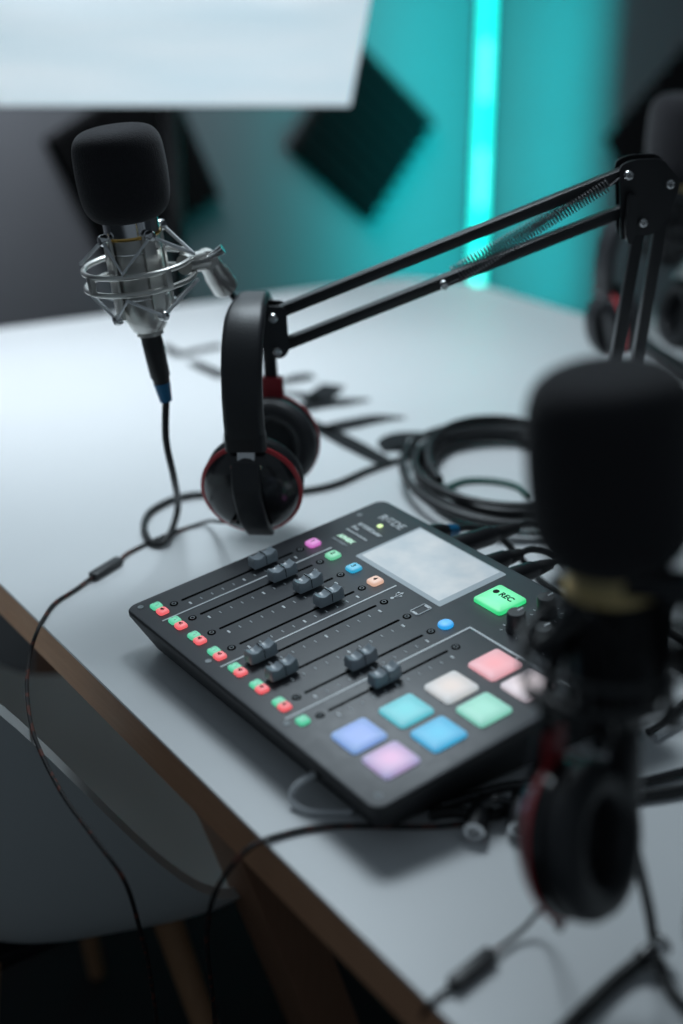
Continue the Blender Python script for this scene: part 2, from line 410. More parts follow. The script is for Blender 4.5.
# screen
scr = mat('lcd screen', (.05, .055, .06), .12, spec=.6)
nt = scr.node_tree; bs = nt.nodes['Principled BSDF']; tc = [n for n in nt.nodes if n.type == 'TEX_COORD'][0]
nz = nt.nodes.new('ShaderNodeTexNoise'); nz.inputs['Scale'].default_value = 45; nz.inputs['Detail'].default_value = 3
rp = nt.nodes.new('ShaderNodeValToRGB'); rp.color_ramp.elements[0].position = .3; rp.color_ramp.elements[0].color = (*s2l(188, 206, 217), 1); rp.color_ramp.elements[1].position = .75; rp.color_ramp.elements[1].color = (*s2l(212, 223, 229), 1)
nt.links.new(tc.outputs['Object'], nz.inputs['Vector']); nt.links.new(nz.outputs['Fac'], rp.inputs['Fac']); nt.links.new(rp.outputs['Color'], bs.inputs['Emission Color']); bs.inputs['Emission Strength'].default_value = .80  # pale emission stands in for the softbox mirrored in the screen glass
b = B(); b.prism(rrect(-.0575, -.0362, .0575, .0362, .0012, 3), -.0002, .0006, F(126.6, 228.2)); so = b.done('screen', mat('screen border', (.16, .18, .20), .15, emit=s2l(150, 168, 178), estr=.62), mx)  # border emits too: a painted reflection, the bezel itself is no light
b = B(); b.prism(rrect(-.0535, -.0315, .0515, .0345, .0006, 3), .0005, .0008, F(126.0, 228.2)); b.done('display', scr, so)
# rec button, led
G_rec = glow('green lit record button', s2l(100, 255, 180), s2l(30, 205, 115), 1.0, radius=.022)
o = button(211.5, 232.6, 33, 30.5, 3.4, G_rec, 3, 'record_button')
b = B(); b.text('REC', .0082, Matrix.Translation((.0035, .004, .0039)), .0002, bold=.00022); b.lathe([(0, .0038), (.0028, .0038), (.0028, .0041), (0, .0041)], Matrix.Translation((-.0088, .004, 0)), 20); b.done('record_mark', M['print'], o)
b = B(); b.lathe([(0, 0), (.0027, 0), (.0027, .0006), (.0015, .0011), (0, .0012)], F(41.5, 240.3), 20); b.done('power_light', mat('led green', (.5, .6, .3), .4, emit=s2l(225, 255, 175), estr=1.1), mx)
# pads
padc = [((135, 165, 250), (120, 160, 215), 263.3, 25.5), ((238, 178, 222), (155, 155, 200), 300.2, 25.5),
        ((75, 215, 225), (90, 185, 200), 263.0, 68.5), ((0, 195, 240), (60, 165, 215), 300.2, 68.3),
        ((232, 214, 202), (182, 190, 195), 263.0, 111.2), ((150, 230, 205), (125, 200, 180), 300.2, 110.6),
        ((255, 150, 155), (220, 165, 175), 263.2, 153.7), ((240, 220, 220), (195, 185, 195), 300.0, 153.5)]
for a, c, u, v in padc:
    button(u + 14.2, v + 15, 29.6, 30.8, 2.8, glow('pad light', s2l(*a), s2l(*c), .84, radius=.021), 3.2, 'sound_pad', .0003)
# knobs
def knob(u, v, r, h):
    b = B(); b.lathe([(0, .0), (r * 1.12, .0), (r * 1.1, h * .25), (r, h * .3), (r * .96, h * .93), (r * .86, h), (0, h)], F(u, v), 36); o = b.done('knob', M['knob'], mx)
    b = B(); b.box((0, r * .55, h + .0002), (.0012, r * .7, .0006), F(u, v)); b.done('pointer', M['white_print'], o)
    b = B()
    for k in range(9):
        a = math.radians(-135 + 270 * k / 8 + 90); b.box((r * 1.55, 0, .0001), (.0022, .0007, .0003), F(u, v) @ Matrix.Rotation(a, 4, 'Z'))
    b.done('dial_marks', M['white_print'], o)
for u, v in ((252, 214), (252, 246), (282, 214), (282, 246)): knob(u, v, .0078, .017)
knob(318, 231, .0125, .018)
# corner screws
for u, v in ((9.6, 11), (119.3, 11), (229, 11), (338, 11.5), (11.2, 240), (339, 240)):
    b = B(); b.lathe([(0, -.0002), (.0026, -.0002), (.0026, .0004), (.0019, .0006), (.0012, .0002), (0, .0002)], F(u, v), 20); b.done('screw', M['grey_print'], mx)
# printed names
b = B(); b.text('R\u00d8DE', .0122, F(43.5, 252.3, .1), .0002, bold=.0003); b.done('brand_lettering', M['white_print'], mx)
b = B(); b.text('R\u00d8DECaster', .0062, F(24, 229.5, .1), .0002, 'LEFT', .0004); b.text('Pro', .0062, F(24, 222.5, .1), .0002, 'LEFT', .0004); b.text('Podcast Production', .0038, F(24, 216, .1), .0002, 'LEFT', .0002); b.done('model_lettering', M['white_print'], mx)
b = B(); b.text('APHEX', .0066, F(28, 204.5, .1), .0002, 'LEFT', .0004); b.done('effect_lettering', mat('lit lettering', (.5, .7, .6), .5, emit=s2l(190, 235, 205), estr=.6), mx)
b = B(); b.text('Aural Exciter', .0040, F(28, 197.5, .1), .0002, 'LEFT', .0002); b.done('effect_caption', M['grey_print'], mx)
# rear and side sockets
for u in (70, 100, 130, 160, 205, 235):
    b = B(); b.lathe([(.0, 0), (.010, 0), (.010, .004), (.007, .004), (.007, .001), (0, .001)], Matrix.Translation((u / 1000, .262, .034)) @ Matrix.Rotation(-PI / 2, 4, 'X'), 24); b.done('rear_socket', M['black'], mx)

# ================================================================ HEADPHONES
def make_headphones(label, m4):
    t = thing('headphones', label, 'headphones', group='headphones hung on the microphone arms')
    t.matrix_world = m4; MW[t.name] = m4
    zc = .115; ax = .0715; top = .2055
    def arc(a0, a1, n): return [V3((ax * math.copysign(abs(math.sin(a)) ** .85, math.sin(a)), 0, zc + (top - zc) * max(0, math.cos(a)) ** .85)) for a in [a0 + (a1 - a0) * k / n for k in range(n + 1)]]
    near = [V3((-ax + .002, 0, .095)), V3((-ax + .001, 0, .104))]
    path = near + arc(-PI / 2, math.radians(66), 40)
    b = B(); b.sweep(path, (0, 1, 0), lambda t: .0365 if t < .45 else .0365 - .012 * min(1, (t - .45) / .3), lambda t: .0125, .0052); hb = b.done('headband', M['leather'], t, ang=50)
    b = B(); b.sweep([V3((-ax + .0025, 0, .090)), V3((-ax + .002, 0, .096)), V3((-ax + .0015, 0, .1055)), V3((-ax + .0015, 0, .1065))], (0, 1, 0), lambda t: .0372, lambda t: .0135, .004); b.done('end_cap', M['black'], hb)
    # far side: thin slider bar down to a red lined yoke
    pe = path[-1]; b = B(); b.sweep([pe, V3((ax - .001, 0, zc + .022)), V3((ax, 0, .115)), V3((ax, 0, .104))], (0, 1, 0), lambda t: .0135, lambda t: .006, .002); b.done('slider', M['blackmetal'], t)
    b = B(); b.sweep([V3((-ax + .0025, 0, .093)), V3((-ax - .004, 0, .072))], (0, 1, 0), lambda t: .0165, lambda t: .005, .001); b.done('slider', M['steel'], t)
    for sx in (-1, 1):
        Mx = Matrix.Translation((sx * .055, 0, .0478)) @ Matrix.Rotation(math.radians(9) * sx, 4, 'Y') @ Matrix.Rotation(PI / 2 * sx, 4, 'Y') @ Matrix.Translation((0, 0, -.055))   # local z = outwards
        cup = B(); cup.lathe([(0, .0775), (.0195, .0765), (.0325, .0730), (.040, .0676), (.0445, .0605), (.0460, .057), (.0452, .052), (.0, .052)], Mx, 64); co = cup.done('ear_cup', M['blackgloss'], t, ang=60)
        b = B(); b.lathe([(.042, .0620), (.0455, .0612), (.0470, .0596), (.0470, .0578), (.043, .0570), (.042, .0620)], Mx, 64); b.done('red_ring', M['red'], co)
        b = B(); b.lathe([(.037, .052), (.044, .0505), (.046, .045), (.0455, .039), (.0415, .0325), (.0335, .0305), (.027, .033), (.0245, .039), (.024, .050), (.0, .050), (0, .052)], Mx, 64, ); b.done('ear_cushion', M['pad_leather'], co, ang=80)
        b = B(); zt = .0765 if sx < 0 else .110
        pts = [V3((sx * (ax + (.004 if sx < 0 else -.0005)), 0, zt)), V3((sx * (ax + .0085), 0, .070)), V3((sx * .0850, -.001, .052)), V3((sx * .0800, -.004, .026)), V3((sx * .0665, -.007, .0075))]
        b.sweep(catmull(pts, 6), (0, 1, 0), lambda t: .0275 - .002 * t if sx < 0 else .0235 - .002 * t, lambda t: .0065, .0028); yo = b.done('yoke', M['leather'], t, ang=50)
        if sx > 0:
            b = B(); b.sweep([V3((ax - .0045, 0, .1105)), V3((ax - .0035, 0, .06))], (0, 1, 0), lambda t: .0242, lambda t: .0025, .001); b.done('lining', M['darkred'], yo)
        else:
            for sy in (-1, 1):
                b = B(); b.lathe([(0, -.002), (.0022, -.002), (.0022, .002), (0, .002)], Matrix.Translation((sx * (ax + .0045), sy * .0125, .0762)) @ Matrix.Rotation(PI / 2, 4, 'Y'), 16); b.done('rivet', M['steel'], yo)
    return t
def hp_matrix(center_xy, zbottom, axis, lean=0., roll=0.):
    ax = V3((axis[0], axis[1], 0)).normalized(); ay = ZD.cross(ax)
    R = Matrix((ax, ay, ZD)).transposed().to_4x4()
    return OFF @ Matrix.Translation((*center_xy, zbottom)) @ R @ Matrix.Rotation(lean, 4, 'X') @ Matrix.Rotation(roll, 4, 'Y')
hp1 = make_headphones('black and red headphones hung on the arm end beside the silver microphone', hp_matrix((-.0725, 1.244), .042, (.12, .993), math.radians(-2.5)))
hp2 = dup(hp1, hp_matrix((.177, .617), .064, (-.80, .60), math.radians(8), math.radians(8)), 'black and red headphones hanging in front of the black microphone')
hp3 = dup(hp1, hp_matrix((.395, 1.76), .03, (.95, .3)), 'black headphones hanging behind the elbow of the metal boom arm')
# cords of the headphones (parts)
def cord(parent, pts, r, m, name='cord'):
    b = B(); b.tube(pts, r, 10, 10); return b.done(name, m, parent, world=True)
remote_p = [(-0.2316,1.1765,0.0040),(-0.2107,1.2120,0.0040)]
cord(hp1, [(-0.0919,1.1449,0.0749), (-0.1150,1.2418,0.0300), (-0.1316,1.2916,0.0080)] + [(-0.1461,1.2946,0.0022),(-0.1682,1.2758,0.0022),(-0.1875,1.2552,0.0022),(-0.2057,1.2307,0.0022)] + [remote_p[1]], .0018, M['braid'])
cord(hp1, [remote_p[0]] + [(-0.2431,1.1559,0.0022),(-0.2574,1.1288,0.0022)] + [(-0.2620,1.1012,0.0020), (-0.2642,1.0796,0.0000), (-0.2689,1.0660,-0.0150), (-0.2654,1.0299,-0.0280), (-0.2492,0.9739,-0.0360), (-0.2175,0.9112,-0.0450), (-0.1867,0.8683,-0.0550), (-0.1614,0.8474,-0.0800), (-0.1550,0.8624,-0.1400), (-0.1565,0.9009,-0.2200), (-0.1735,1.0113,-0.4000), (-0.2302,1.2682,-0.7350)], .0018, M['braid'])
b = B(); fm = Matrix.Translation((V3(remote_p[0]) + V3(remote_p[1])) / 2) @ frame_to(V3(remote_p[1]) - V3(remote_p[0]), ZD); L = (V3(remote_p[1]) - V3(remote_p[0])).length
b.box((0, 0, 0), (.0075, .0095, L), fm, .002); b.done('remote', M['black'], hp1, world=True)
remote_q = [(0.0652,0.6477,0.0045),(0.0914,0.6748,0.0045)]
cord(hp2, [(.128, .655, .068), (.128, .655, .04)] + [(0.1255,0.6973,0.0200),(0.1117,0.6935,0.0060)] + [remote_q[1]], .0016, M['braid'])
cord(hp2, [remote_q[0]] + [(0.0578,0.6422,0.0020),(0.0515,0.6350,0.0020),(0.0487,0.6411,-0.0100),(0.0478,0.6574,-0.0400),(0.0482,0.6949,-0.1200)], .0016, M['braid'])
b = B(); fm = Matrix.Translation((V3(remote_q[0]) + V3(remote_q[1])) / 2) @ frame_to(V3(remote_q[1]) - V3(remote_q[0]), ZD); L = (V3(remote_q[1]) - V3(remote_q[0])).length
b.box((0, 0, 0), (.008, .0095, L), fm, .002); b.done('remote', M['black'], hp2, world=True)

# ================================================================ MICROPHONES
def axis_matrix(p, axis, yaw=0.): return OFF @ Matrix.Translation(p) @ frame_to(axis) @ Matrix.Rotation(yaw, 4, 'Z')
def make_mic(label, m4, style, group=None):
    t = thing('condenser_microphone', label, 'microphone', group=group); t.matrix_world = m4; MW[t.name] = m4   # local origin: foam centre, +z up the axis
    if style == 'silver': W, zt, zb = .0392, .0405, -.0385
    else: W, zt, zb = .0450, .0590, -.0500
    b = B(); prof = []; n = 40; H = (zt - zb) / 2; zm = (zt + zb) / 2
    for k in range(n + 1):
        a = -PI / 2 + PI * k / n; c, s_ = math.cos(a), math.sin(a)
        e = .42
        r = W * abs(c) ** e; z = zm + H * math.copysign(abs(s_) ** e, s_)
        r *= 1 - .11 * max(0, -(z - zm) / H) ** 2 - .02 * max(0, (z - zm) / H)
        prof.append((r, z))
    b.lathe(prof, None, 56); b.done('foam_windscreen', M['foam'], t, ang=80)
    z0 = zb + .002
    body = M['silver'] if style == 'silver' else M['micblack']
    gh = .012 if style == 'silver' else .013
    b = B(); sc_ = 1 if style == 'silver' else 1.12
    b.lathe([(0, z0), (.0238 * sc_, z0), (.0240 * sc_, z0 - gh), (0, z0 - gh)], None, 48); b.done('grille_ring', M['chrome'] if style == 'silver' else M['brass'], t)
    b = B(); b.lathe([(0, z0 - gh), (.0247 * sc_, z0 - gh), (.0250 * sc_, z0 - gh - .0012), (.0247 * sc_, z0 - gh - .0026), (0, z0 - gh - .0026)], None, 48); b.done('trim_ring', M['gold'] if style == 'silver' else M['brass'], t)
    z1 = z0 - gh - .0026
    b = B(); b.lathe([(0, z1), (.0225 * sc_, z1), (.0228 * sc_, z1 - .05), (.0228 * sc_, z1 - .062), (.0205 * sc_, z1 - .072), (.0145, z1 - .084), (.012, z1 - .0855), (.012, z1 - .089), (0, z1 - .089)], None, 48); b.done('body', body, t)
    for k in range(3):
        b = B(); b.tube([V3((.0232 * sc_ * math.cos(a), .0232 * sc_ * math.sin(a), z1 - .012 - .02 * k)) for a in [2 * PI * q / 40 for q in range(40)]], .0006, 6, smooth=False, closed=True); b.done('groove_ring', M['steel'] if style == 'silver' else M['black'], t)
    t['plug_z'] = z1 - .089
    return t
A1 = V3((-.0165, .0, .14)); P1 = V3((-.1855, 1.211, .367))
mic1 = make_mic('silver condenser microphone under a round black foam cover at the table end', axis_matrix(P1, A1, .4), 'silver', 'condenser microphones on boom arms')
A2 = V3((-.016, .0, .14)); P2 = V3((.1415, .684, .3145))
mic2 = make_mic('large black condenser microphone with a pale gold collar and foam cover in front', axis_matrix(P2, A2, .4), 'black', 'condenser microphones on boom arms')
P3 = V3((.424, 1.80, .291))
mic3 = dup(mic2, axis_matrix(P3, V3((.0, .0, .14)), 1.), 'black foam covered microphone at the far side behind the boom arm elbow', 'condenser microphones on boom arms')

def make_shock(label, m4, m, zoff, group):
    """spider shock mount: two hoops, four clamp strips, zigzag bands and a swivel joint towards +x"""
    t = thing('shock_mount', label, 'shock mount', group=group); t.matrix_world = m4; MW[t.name] = m4
    hoop = lambda z, r, R: B().tube([V3((R * math.cos(a), R * math.sin(a), z)) for a in [2 * PI * q / 56 for q in range(56)]], r, 10, smooth=False, closed=True)
    hoop(.007, .0024, .0475).done('hoop', m, t); hoop(-.008, .0024, .0475).done('hoop', m, t)
    for k in range(4):
        a = PI / 4 + k * PI / 2 + .15; R = Matrix.Rotation(a, 4, 'Z')
        b = B(); b.box((.0475, 0, -.0005), (.005, .006, .017), R, .001); b.done('spacer', m, t)
        b = B(); b.box((.0253, 0, -.001), (.0035, .012, .072), R, .0012); st = b.done('clamp_strip', m, t)
        for zz in (.034, -.036):
            b = B(); b.lathe([(0, 0), (.0050, 0), (.0050, .004), (.0036, .0062), (0, .0068)], R @ Matrix.Translation((.0265, 0, zz)) @ Matrix.Rotation(PI / 2, 4, 'Y'), 20); b.done('thumb_screw', M['steel'] if m is M['silver'] or k == 3 else m, st)
    for zz, hz in ((.034, .007), (-.036, -.008)):
        pts = []
        for k in range(8):
            a = PI / 4 + k * PI / 4 + .15; r = .030 if k % 2 == 0 else .0505; pts.append(V3((r * math.cos(a), r * math.sin(a), zz if k % 2 == 0 else hz + (.004 if hz > 0 else -.004))))
        B().tube(pts, .0017, 8, smooth=False, closed=True).done('suspension_band', M['whitecable'] if m is M['silver'] else M['rubber'], t)
    return t
def ring_frame(P, A, zdist, right):
    A = V3(A).normalized(); return OFF @ Matrix.Translation(V3(P) - A * zdist) @ frame_to(A, right)
E1 = V3((-0.0727,1.2514,0.2170))
sm1 = make_shock('silver spider shock mount holding the silver microphone', ring_frame(P1, A1, .083, (.95, -.25, 0)), M['silver'], 0, 'shock mounts gripping the microphones')
sm2 = make_shock('black spider shock mount around the black microphone in front', ring_frame(P2, A2, .105, (1, .1, 0)) @ Matrix.Scale(1.12, 4), M['blackmetal'], 0, 'shock mounts gripping the microphones')
sm3 = dup(sm2, ring_frame(P3, (0, 0, 1), .105, (1, .2, 0)) @ Matrix.Scale(1.12, 4), 'black shock mount around the far microphone behind the arm elbow', 'shock mounts gripping the microphones')
# swivel joint of the silver mount
def swivel(t, p0, p1, p2, pend, m):
    p0, p1, p2, pend = V3(p0), V3(p1), V3(p2), V3(pend)
    b = B(); b.tube([p0, p0.lerp(p1, .85)], lambda t_: .0088, 20, smooth=False); sj = b.done('swivel_post', m, t, world=True)
    b = B(); b.lathe([(0, -.009), (.0085, -.009), (.0092, -.006), (.0092, .006), (.0085, .009), (0, .009)], Matrix.Translation(p1) @ frame_to((.25, -.95, .1)), 28); b.done('swivel_joint', m, t, world=True)
    d = (p2 - p1).normalized()
    b = B(); fm = Matrix.Translation(p1) @ frame_to(d); L = (p2 - p1).length
    b.lathe([(0, .002), (.0095, .002), (.0105, L * .45), (.0115, L * .5), (.0120, L * .95), (.0095, L), (0, L)], fm, 28); b.done('swivel_socket', m, t, world=True)
    b = B(); b.tube([p2 - d * .004, p2.lerp(pend, .4), pend], .0032, 12, smooth=False); b.done('threaded_rod', M['blackmetal'], t, world=True)
    q = p1 + V3((.0015, -.011, .003)); b = B(); b.tube([q + V3((-.013, 0, -.008)), q, q + V3((.014, 0, .009))], lambda t_: .0024 + .002 * abs(2 * t_ - 1), 12, smooth=True); b.done('wing_screw', M['steel'], t, world=True)
swivel(sm1, (-0.1368,1.2129,0.2894), (-0.1194,1.2416,0.2873), (-0.1056,1.2680,0.2536), E1 + V3((-.004, .012, .0)), M['silver'])

# XLR plugs with cables (table-relative)
def xlr(parent, p, d, m=None, col=None, L=.062, r=.0095):
    p, d = V3(p), V3(d).normalized(); fm = Matrix.Translation(p) @ frame_to(d)
    b = B(); b.lathe([(0, 0), (r, 0), (r, .002), (r * .96, .004), (r, .006), (r * .95, L * .62), (r * .80, L * .66), (r * .78, L * .72), (0, L * .72)], fm, 28); o = b.done('plug_shell', m or M['black'], parent, world=True)
    b = B(); b.lathe([(0, L * .72), (r * .80, L * .72), (r * .74, L * .8), (r * .58, L), (0, L)], fm, 24); b.done('strain_relief', col or M['rubber'], parent, world=True)
    b = B(); b.box((r * .97, 0, L * .25), (.001, .004, .007), fm, .0004); b.done('latch', M['steel'], o, world=True)
    return p + d * L
ax1 = -A1.normalized(); pz = abs(mic1['plug_z']); q0 = P1 + ax1 * pz
mc = thing('microphone_cable', 'black cable with a blue tipped plug hanging from the silver microphone', 'cable', q0)
q1 = xlr(mc, q0, ax1 + V3((.05, 0, 0)), col=M['blue'], L=.064)
loop = [q1 - V3((0, 0, -.002)), V3((-0.1604,1.2105,0.1272)), V3((-0.1573,1.2283,0.0818)), V3((-0.1630,1.2928,0.0250)), V3((-0.1666,1.2732,0.0100)), V3((-0.1720,1.2495,0.0060)), V3((-0.1796,1.2470,0.0040)), V3((-0.1885,1.2560,0.0040)), V3((-0.1972,1.2860,0.0040)), V3((-0.1963,1.3197,0.0040)), V3((-0.1821,1.3472,0.0040)), V3((-0.1639,1.3626,0.0040)), V3((-0.1424,1.3678,0.0040)), V3((-0.0958,1.3626,0.0040)), V3((-0.0438,1.3757,0.0040)), V3((-0.0069,1.3943,0.0040)), V3((0.0289,1.4329,0.0040)), V3((0.0651,1.4645,0.0040)), V3((0.1024,1.4953,0.0060))]
b = B(); b.tube(loop, .0033, 12, 10); b.done('cord', M['cable'], mc, world=True)
del mic1['plug_z']; pz2 = abs(mic2['plug_z']); del mic2['plug_z']; del mic3['plug_z']
ax2 = -A2.normalized(); q0 = P2 + ax2 * pz2
mc2 = thing('microphone_cable', 'black plug and cable hanging straight down from the black microphone', 'cable', q0)
q1 = xlr(mc2, q0, ax2 + V3((.03, -.03, 0)), L=.07)
b = B(); b.tube([q1, V3((0.1848,0.6821,0.0350)), V3((0.1913,0.6801,0.0060)), V3((0.1927,0.6482,0.0040)), V3((0.2012,0.6281,0.0040)), V3((0.2204,0.6126,0.0040))], .0034, 12, 10); b.done('cord', M['cable'], mc2, world=True)

# ================================================================ BOOM ARM
BASE = V3((.262, 1.285, 0))
ba = thing('boom_arm', 'black steel spring boom arm reaching across from behind the mixer', 'boom arm', BASE, group='boom arms on the table')
EU, EL = V3((-0.0623,1.2508,0.2342)), V3((-0.0593,1.2536,0.2020))
KU, KL = V3((0.2502,1.2620,0.3599)), V3((0.2671,1.2666,0.3173)); KR = V3((0.2877,1.2653,0.3514))
E0 = (EU + EL) / 2; K0 = (KU + KL + KR) / 3
nrm = ((K0 - E0).cross(BASE - K0)).normalized()
if nrm.y > 0: nrm = -nrm           # towards the viewer side
def bar(p, q, w=.0105, name='upper_bar'):
    b = B(); d = V3(q) - V3(p); fm = Matrix.Translation(p) @ frame_to(d, nrm); b.box((0, 0, d.length / 2), (w, w, d.length), fm, .0012); return b.done(name, M['blackmetal'], ba, world=True)
bar(EU, KU + (KU - EU).normalized() * .003); ELK = V3((0.2465,1.2647,0.3240)); bar(EL, ELK + (ELK - EL).normalized() * .012)
LB0 = BASE + V3((-.012, -.004, .085)); LB1 = BASE + V3((.012, .004, .085))
LD = KL - KR
bar(KL, LB0, name='lower_bar'); bar(KR, LB1, name='lower_bar')
def pl(pts, D, off, th, name, bev=.0012):
    """steel plate outlined by points in the arm plane"""
    P = [V3(p) for p in pts]; c = sum(P, V3()) / len(P); fm = Matrix.Translation(c + nrm * off) @ frame_to(nrm, K0 - E0); inv = fm.inverted()
    poly = [((inv @ p).x, (inv @ p).y) for p in P]
    b = B(); b.prism(rounded_poly(poly, .006, 4), -th / 2, th / 2, fm, bev * .4); return b.done(name, M['blackmetal'], ba, world=True)
elbow = [(0.2414,1.2608,0.3679),(0.2542,1.2612,0.3730),(0.2790,1.2629,0.3736),(0.2963,1.2656,0.3548),(0.2963,1.2662,0.3468),(0.2894,1.2679,0.3206),(0.2774,1.2683,0.3052),(0.2592,1.2670,0.3055),(0.2488,1.2667,0.3001)]
pl(elbow, 1.26, .0085, .0025, 'elbow_plate'); pl(elbow, 1.26, -.0085, .0025, 'elbow_plate')
endp = [(-0.0720,1.2495,0.2421),(-0.0665,1.2496,0.2448),(-0.0503,1.2508,0.2435),(-0.0483,1.2544,0.2008),(-0.0540,1.2546,0.1940),(-0.0696,1.2534,0.1953),(-0.0738,1.2520,0.2092)]
pl(endp, 1.30, .0080, .0022, 'end_plate'); pl(endp, 1.30, -.0080, .0022, 'end_plate')
def bolt(p, r=.0048):
    fm = Matrix.Translation(V3(p) + nrm * .0095) @ frame_to(nrm)
    b = B(); b.lathe([(0, -.021), (r * .7, -.021), (r * .7, 0), (r, 0), (r, .0022), (r * .75, .004), (r * .45, .0042), (r * .4, .003), (0, .003)], fm, 20); b.done('bolt', M['steel'], ba, world=True)
for p in (EU, EL, KU, KR, KL): bolt(p)
bolt(V3((0.0920,1.2591,0.2617)) - nrm * .002, .0045)
# wing lever
lev = [(0.2498,1.2631,0.3456),(0.2572,1.2638,0.3437),(0.2594,1.2650,0.3302),(0.2583,1.2670,0.3055),(0.2561,1.2673,0.3000),(0.2523,1.2668,0.3019),(0.2492,1.2656,0.3149)]
P = pl(lev, 1.26, .0165, .008, 'wing_lever')
# hinge hub between the plates, tying bars to the elbow
b = B(); b.tube([K0 - nrm * .0075, K0 + nrm * .0075], .012, 20, smooth=False); b.done('hub', M['blackmetal'], ba, world=True)
b = B(); b.tube([E0 - nrm * .0075, E0 + nrm * .0075], .009, 20, smooth=False); b.done('end_hub', M['blackmetal'], ba, world=True)
# springs
def spring(p, q, r, turns, wr=.0006, name='spring'):
    p, q = V3(p), V3(q); fm = Matrix.Translation(p) @ frame_to(q - p, nrm); L = (q - p).length; n = turns * 12; pts = []
    hk = .012
    pts.append(V3((0, 0, 0)))
    for k in range(n + 1):
        a = 2 * PI * k / 12; pts.append(V3((r * math.cos(a), r * math.sin(a), hk + (L - 2 * hk) * k / n)))
    pts.append(V3((0, 0, L)))
    b = B(); b.tube([fm @ x for x in pts], wr, 6, smooth=False); return b.done(name, M['steel_dark'], ba, world=True)
M['steel_dark'] = mat('dark spring steel', (.16, .16, .165), .35, metal=.9)
spring(V3((0.0938,1.2592,0.2626)) + nrm * .0095, V3((0.2433,1.2618,0.3573)) + nrm * .0085, .0052, 52, .00062)
spring(V3((0.0902,1.2591,0.2608)) - nrm * .0095, V3((0.2470,1.2621,0.3564)) - nrm * .0085, .0052, 52, .00062)
# socket and weighted base
b = B(); b.lathe([(0, 0), (.043, 0), (.046, .003), (.046, .010), (.040, .016), (.018, .018), (.016, .07), (.013, .075), (0, .075)], Matrix.Translation(BASE), 48); b.done('base', M['blackmetal'], ba, world=True)
b = B(); d = (LB1 - LB0); b.box((0, 0, .078), (.045, .022, .026), Matrix.Translation(BASE) @ frame_to(ZD, d), .003); b.done('base_bracket', M['blackmetal'], ba, world=True)
# far and front arms
def arm_copy(end, rot, label):
    R = Matrix.Rotation(rot, 4, 'Z'); off = R @ (E1 - BASE); loc = V3(end) - off; dz = loc.z; loc.z = 0
    return dup(ba, OFF @ Matrix.Translation(loc) @ R, label), dz
A2c, dz2 = arm_copy((.186, .672, .22), 0.12, 'black boom arm coming in from the side to the front black microphone')
A3c, dz3 = arm_copy((.50, 1.86, .22), 0.2, 'black boom arm carrying the far microphone behind the elbow')
def swivel_dark(t, a, b_, e):
    swivel(t, a, b_, V3(b_).lerp(V3(e), .5), e, M['silver'])
r2 = ring_frame(P2, A2, .105, (1, .1, 0)); 
s2 = OFF.inverted() @ r2
swivel_dark(sm2, s2 @ V3((.048, 0, 0)), s2 @ V3((.062, 0, .002)), (.186, .676, .222))

# ================================================================ CABLES BEHIND THE MIXER
cc = thing('coiled_cable', 'thick coil of black cable lying behind the mixer', 'cable', (0.1620,1.4283,0.0000))
b = B(); turns = []
c0 = V3((0.1731,1.4090,0.0000))
for k in range(4 * 24 + 1):
    a = 2 * PI * k / 24; lay = k / 24
    rx = .080 + .010 * math.sin(lay * 2.1) + .004 * lay; ry = .112 + .016 * math.sin(lay * 1.7 + 1) + .004 * lay
    turns.append(c0 + V3((rx * math.cos(a) + .006 * math.sin(lay * 3), ry * math.sin(a) + .008 * math.cos(lay * 2.3), .0045 + .0040 * lay + .002 * math.sin(a * 1.5))))
b.tube(turns, .0044, 10, 2); b.done('cord', M['cable_soft'], cc, world=True)
b = B(); turns = []
for k in range(3 * 24 + 10):
    a = 2 * PI * k / 24 + 1.2; lay = k / 24
    rx = .090 + .009 * math.cos(lay * 2.6); ry = .122 + .014 * math.sin(lay * 2.2)
    turns.append(c0 + V3((rx * math.cos(a) + .004, ry * math.sin(a) - .004, .013 + .0044 * lay)))
b.tube(turns, .0044, 10, 2); b.done('cord', M['cable_soft'], cc, world=True)
b = B(); b.tube([(0.1040,1.3753,0.0030),(0.1293,1.4020,0.0030),(0.1596,1.4048,0.0030),(0.1850,1.3913,0.0030),(0.1978,1.3649,0.0030)], .0035, 10, 8)
solo('green_cable', b, M['greencable'], 'dark green cable curling inside the black cable coil', 'cable', (0.1604,1.4118,0.0000))
def back(u, z): return (Matrix.Translation((-.18308, 1.05367, 0)) @ RZ) @ V3((u / 1000, .268, z))
def plug(u, label, bend, far, col=None, L=.062, r=.0085, z=.054, dz=-.02):
    p = V3(back(u, z)); t = thing('plug_cable', label, 'cable', p, group='cables plugged into the back of the mixer')
    d = V3((VD.x, VD.y, dz)).normalized(); q = xlr(t, p, d, M['black'], col, L, r)
    g = lambda a, c, zz: V3((q.x, q.y, 0)) + VD * a + UD * c + V3((0, 0, zz))
    pts = [q - d * .004, q + d * .016, g(.034 + bend * .3, .010, max(.010, q.z - .012)), g(.040 + bend, .040, .005), g(.030 + bend, .085, .0035), g(.02 + bend, far, .0035), g(.035 + bend, far + .16, .0035), g(.06 + bend, far + .34, .0035)]
    b = B(); b.tube(pts, .0031, 10, 10); b.done('cord', M['cable'], t, world=True)
plug(62, 'black plug with a blue collar at the back of the mixer beside the coil', .02, .30, col=M['blue'], L=.045, dz=-.15)
plug(98, 'long ribbed black plug behind the mixer screen next to the blue collared plug', .012, .26, L=.085, r=.0095)
plug(142, 'short black plug behind the mixer screen, middle of the three plain plugs', .014, .22, L=.05)
plug(172, 'black plug behind the record button of the mixer', .004, .18, L=.058)

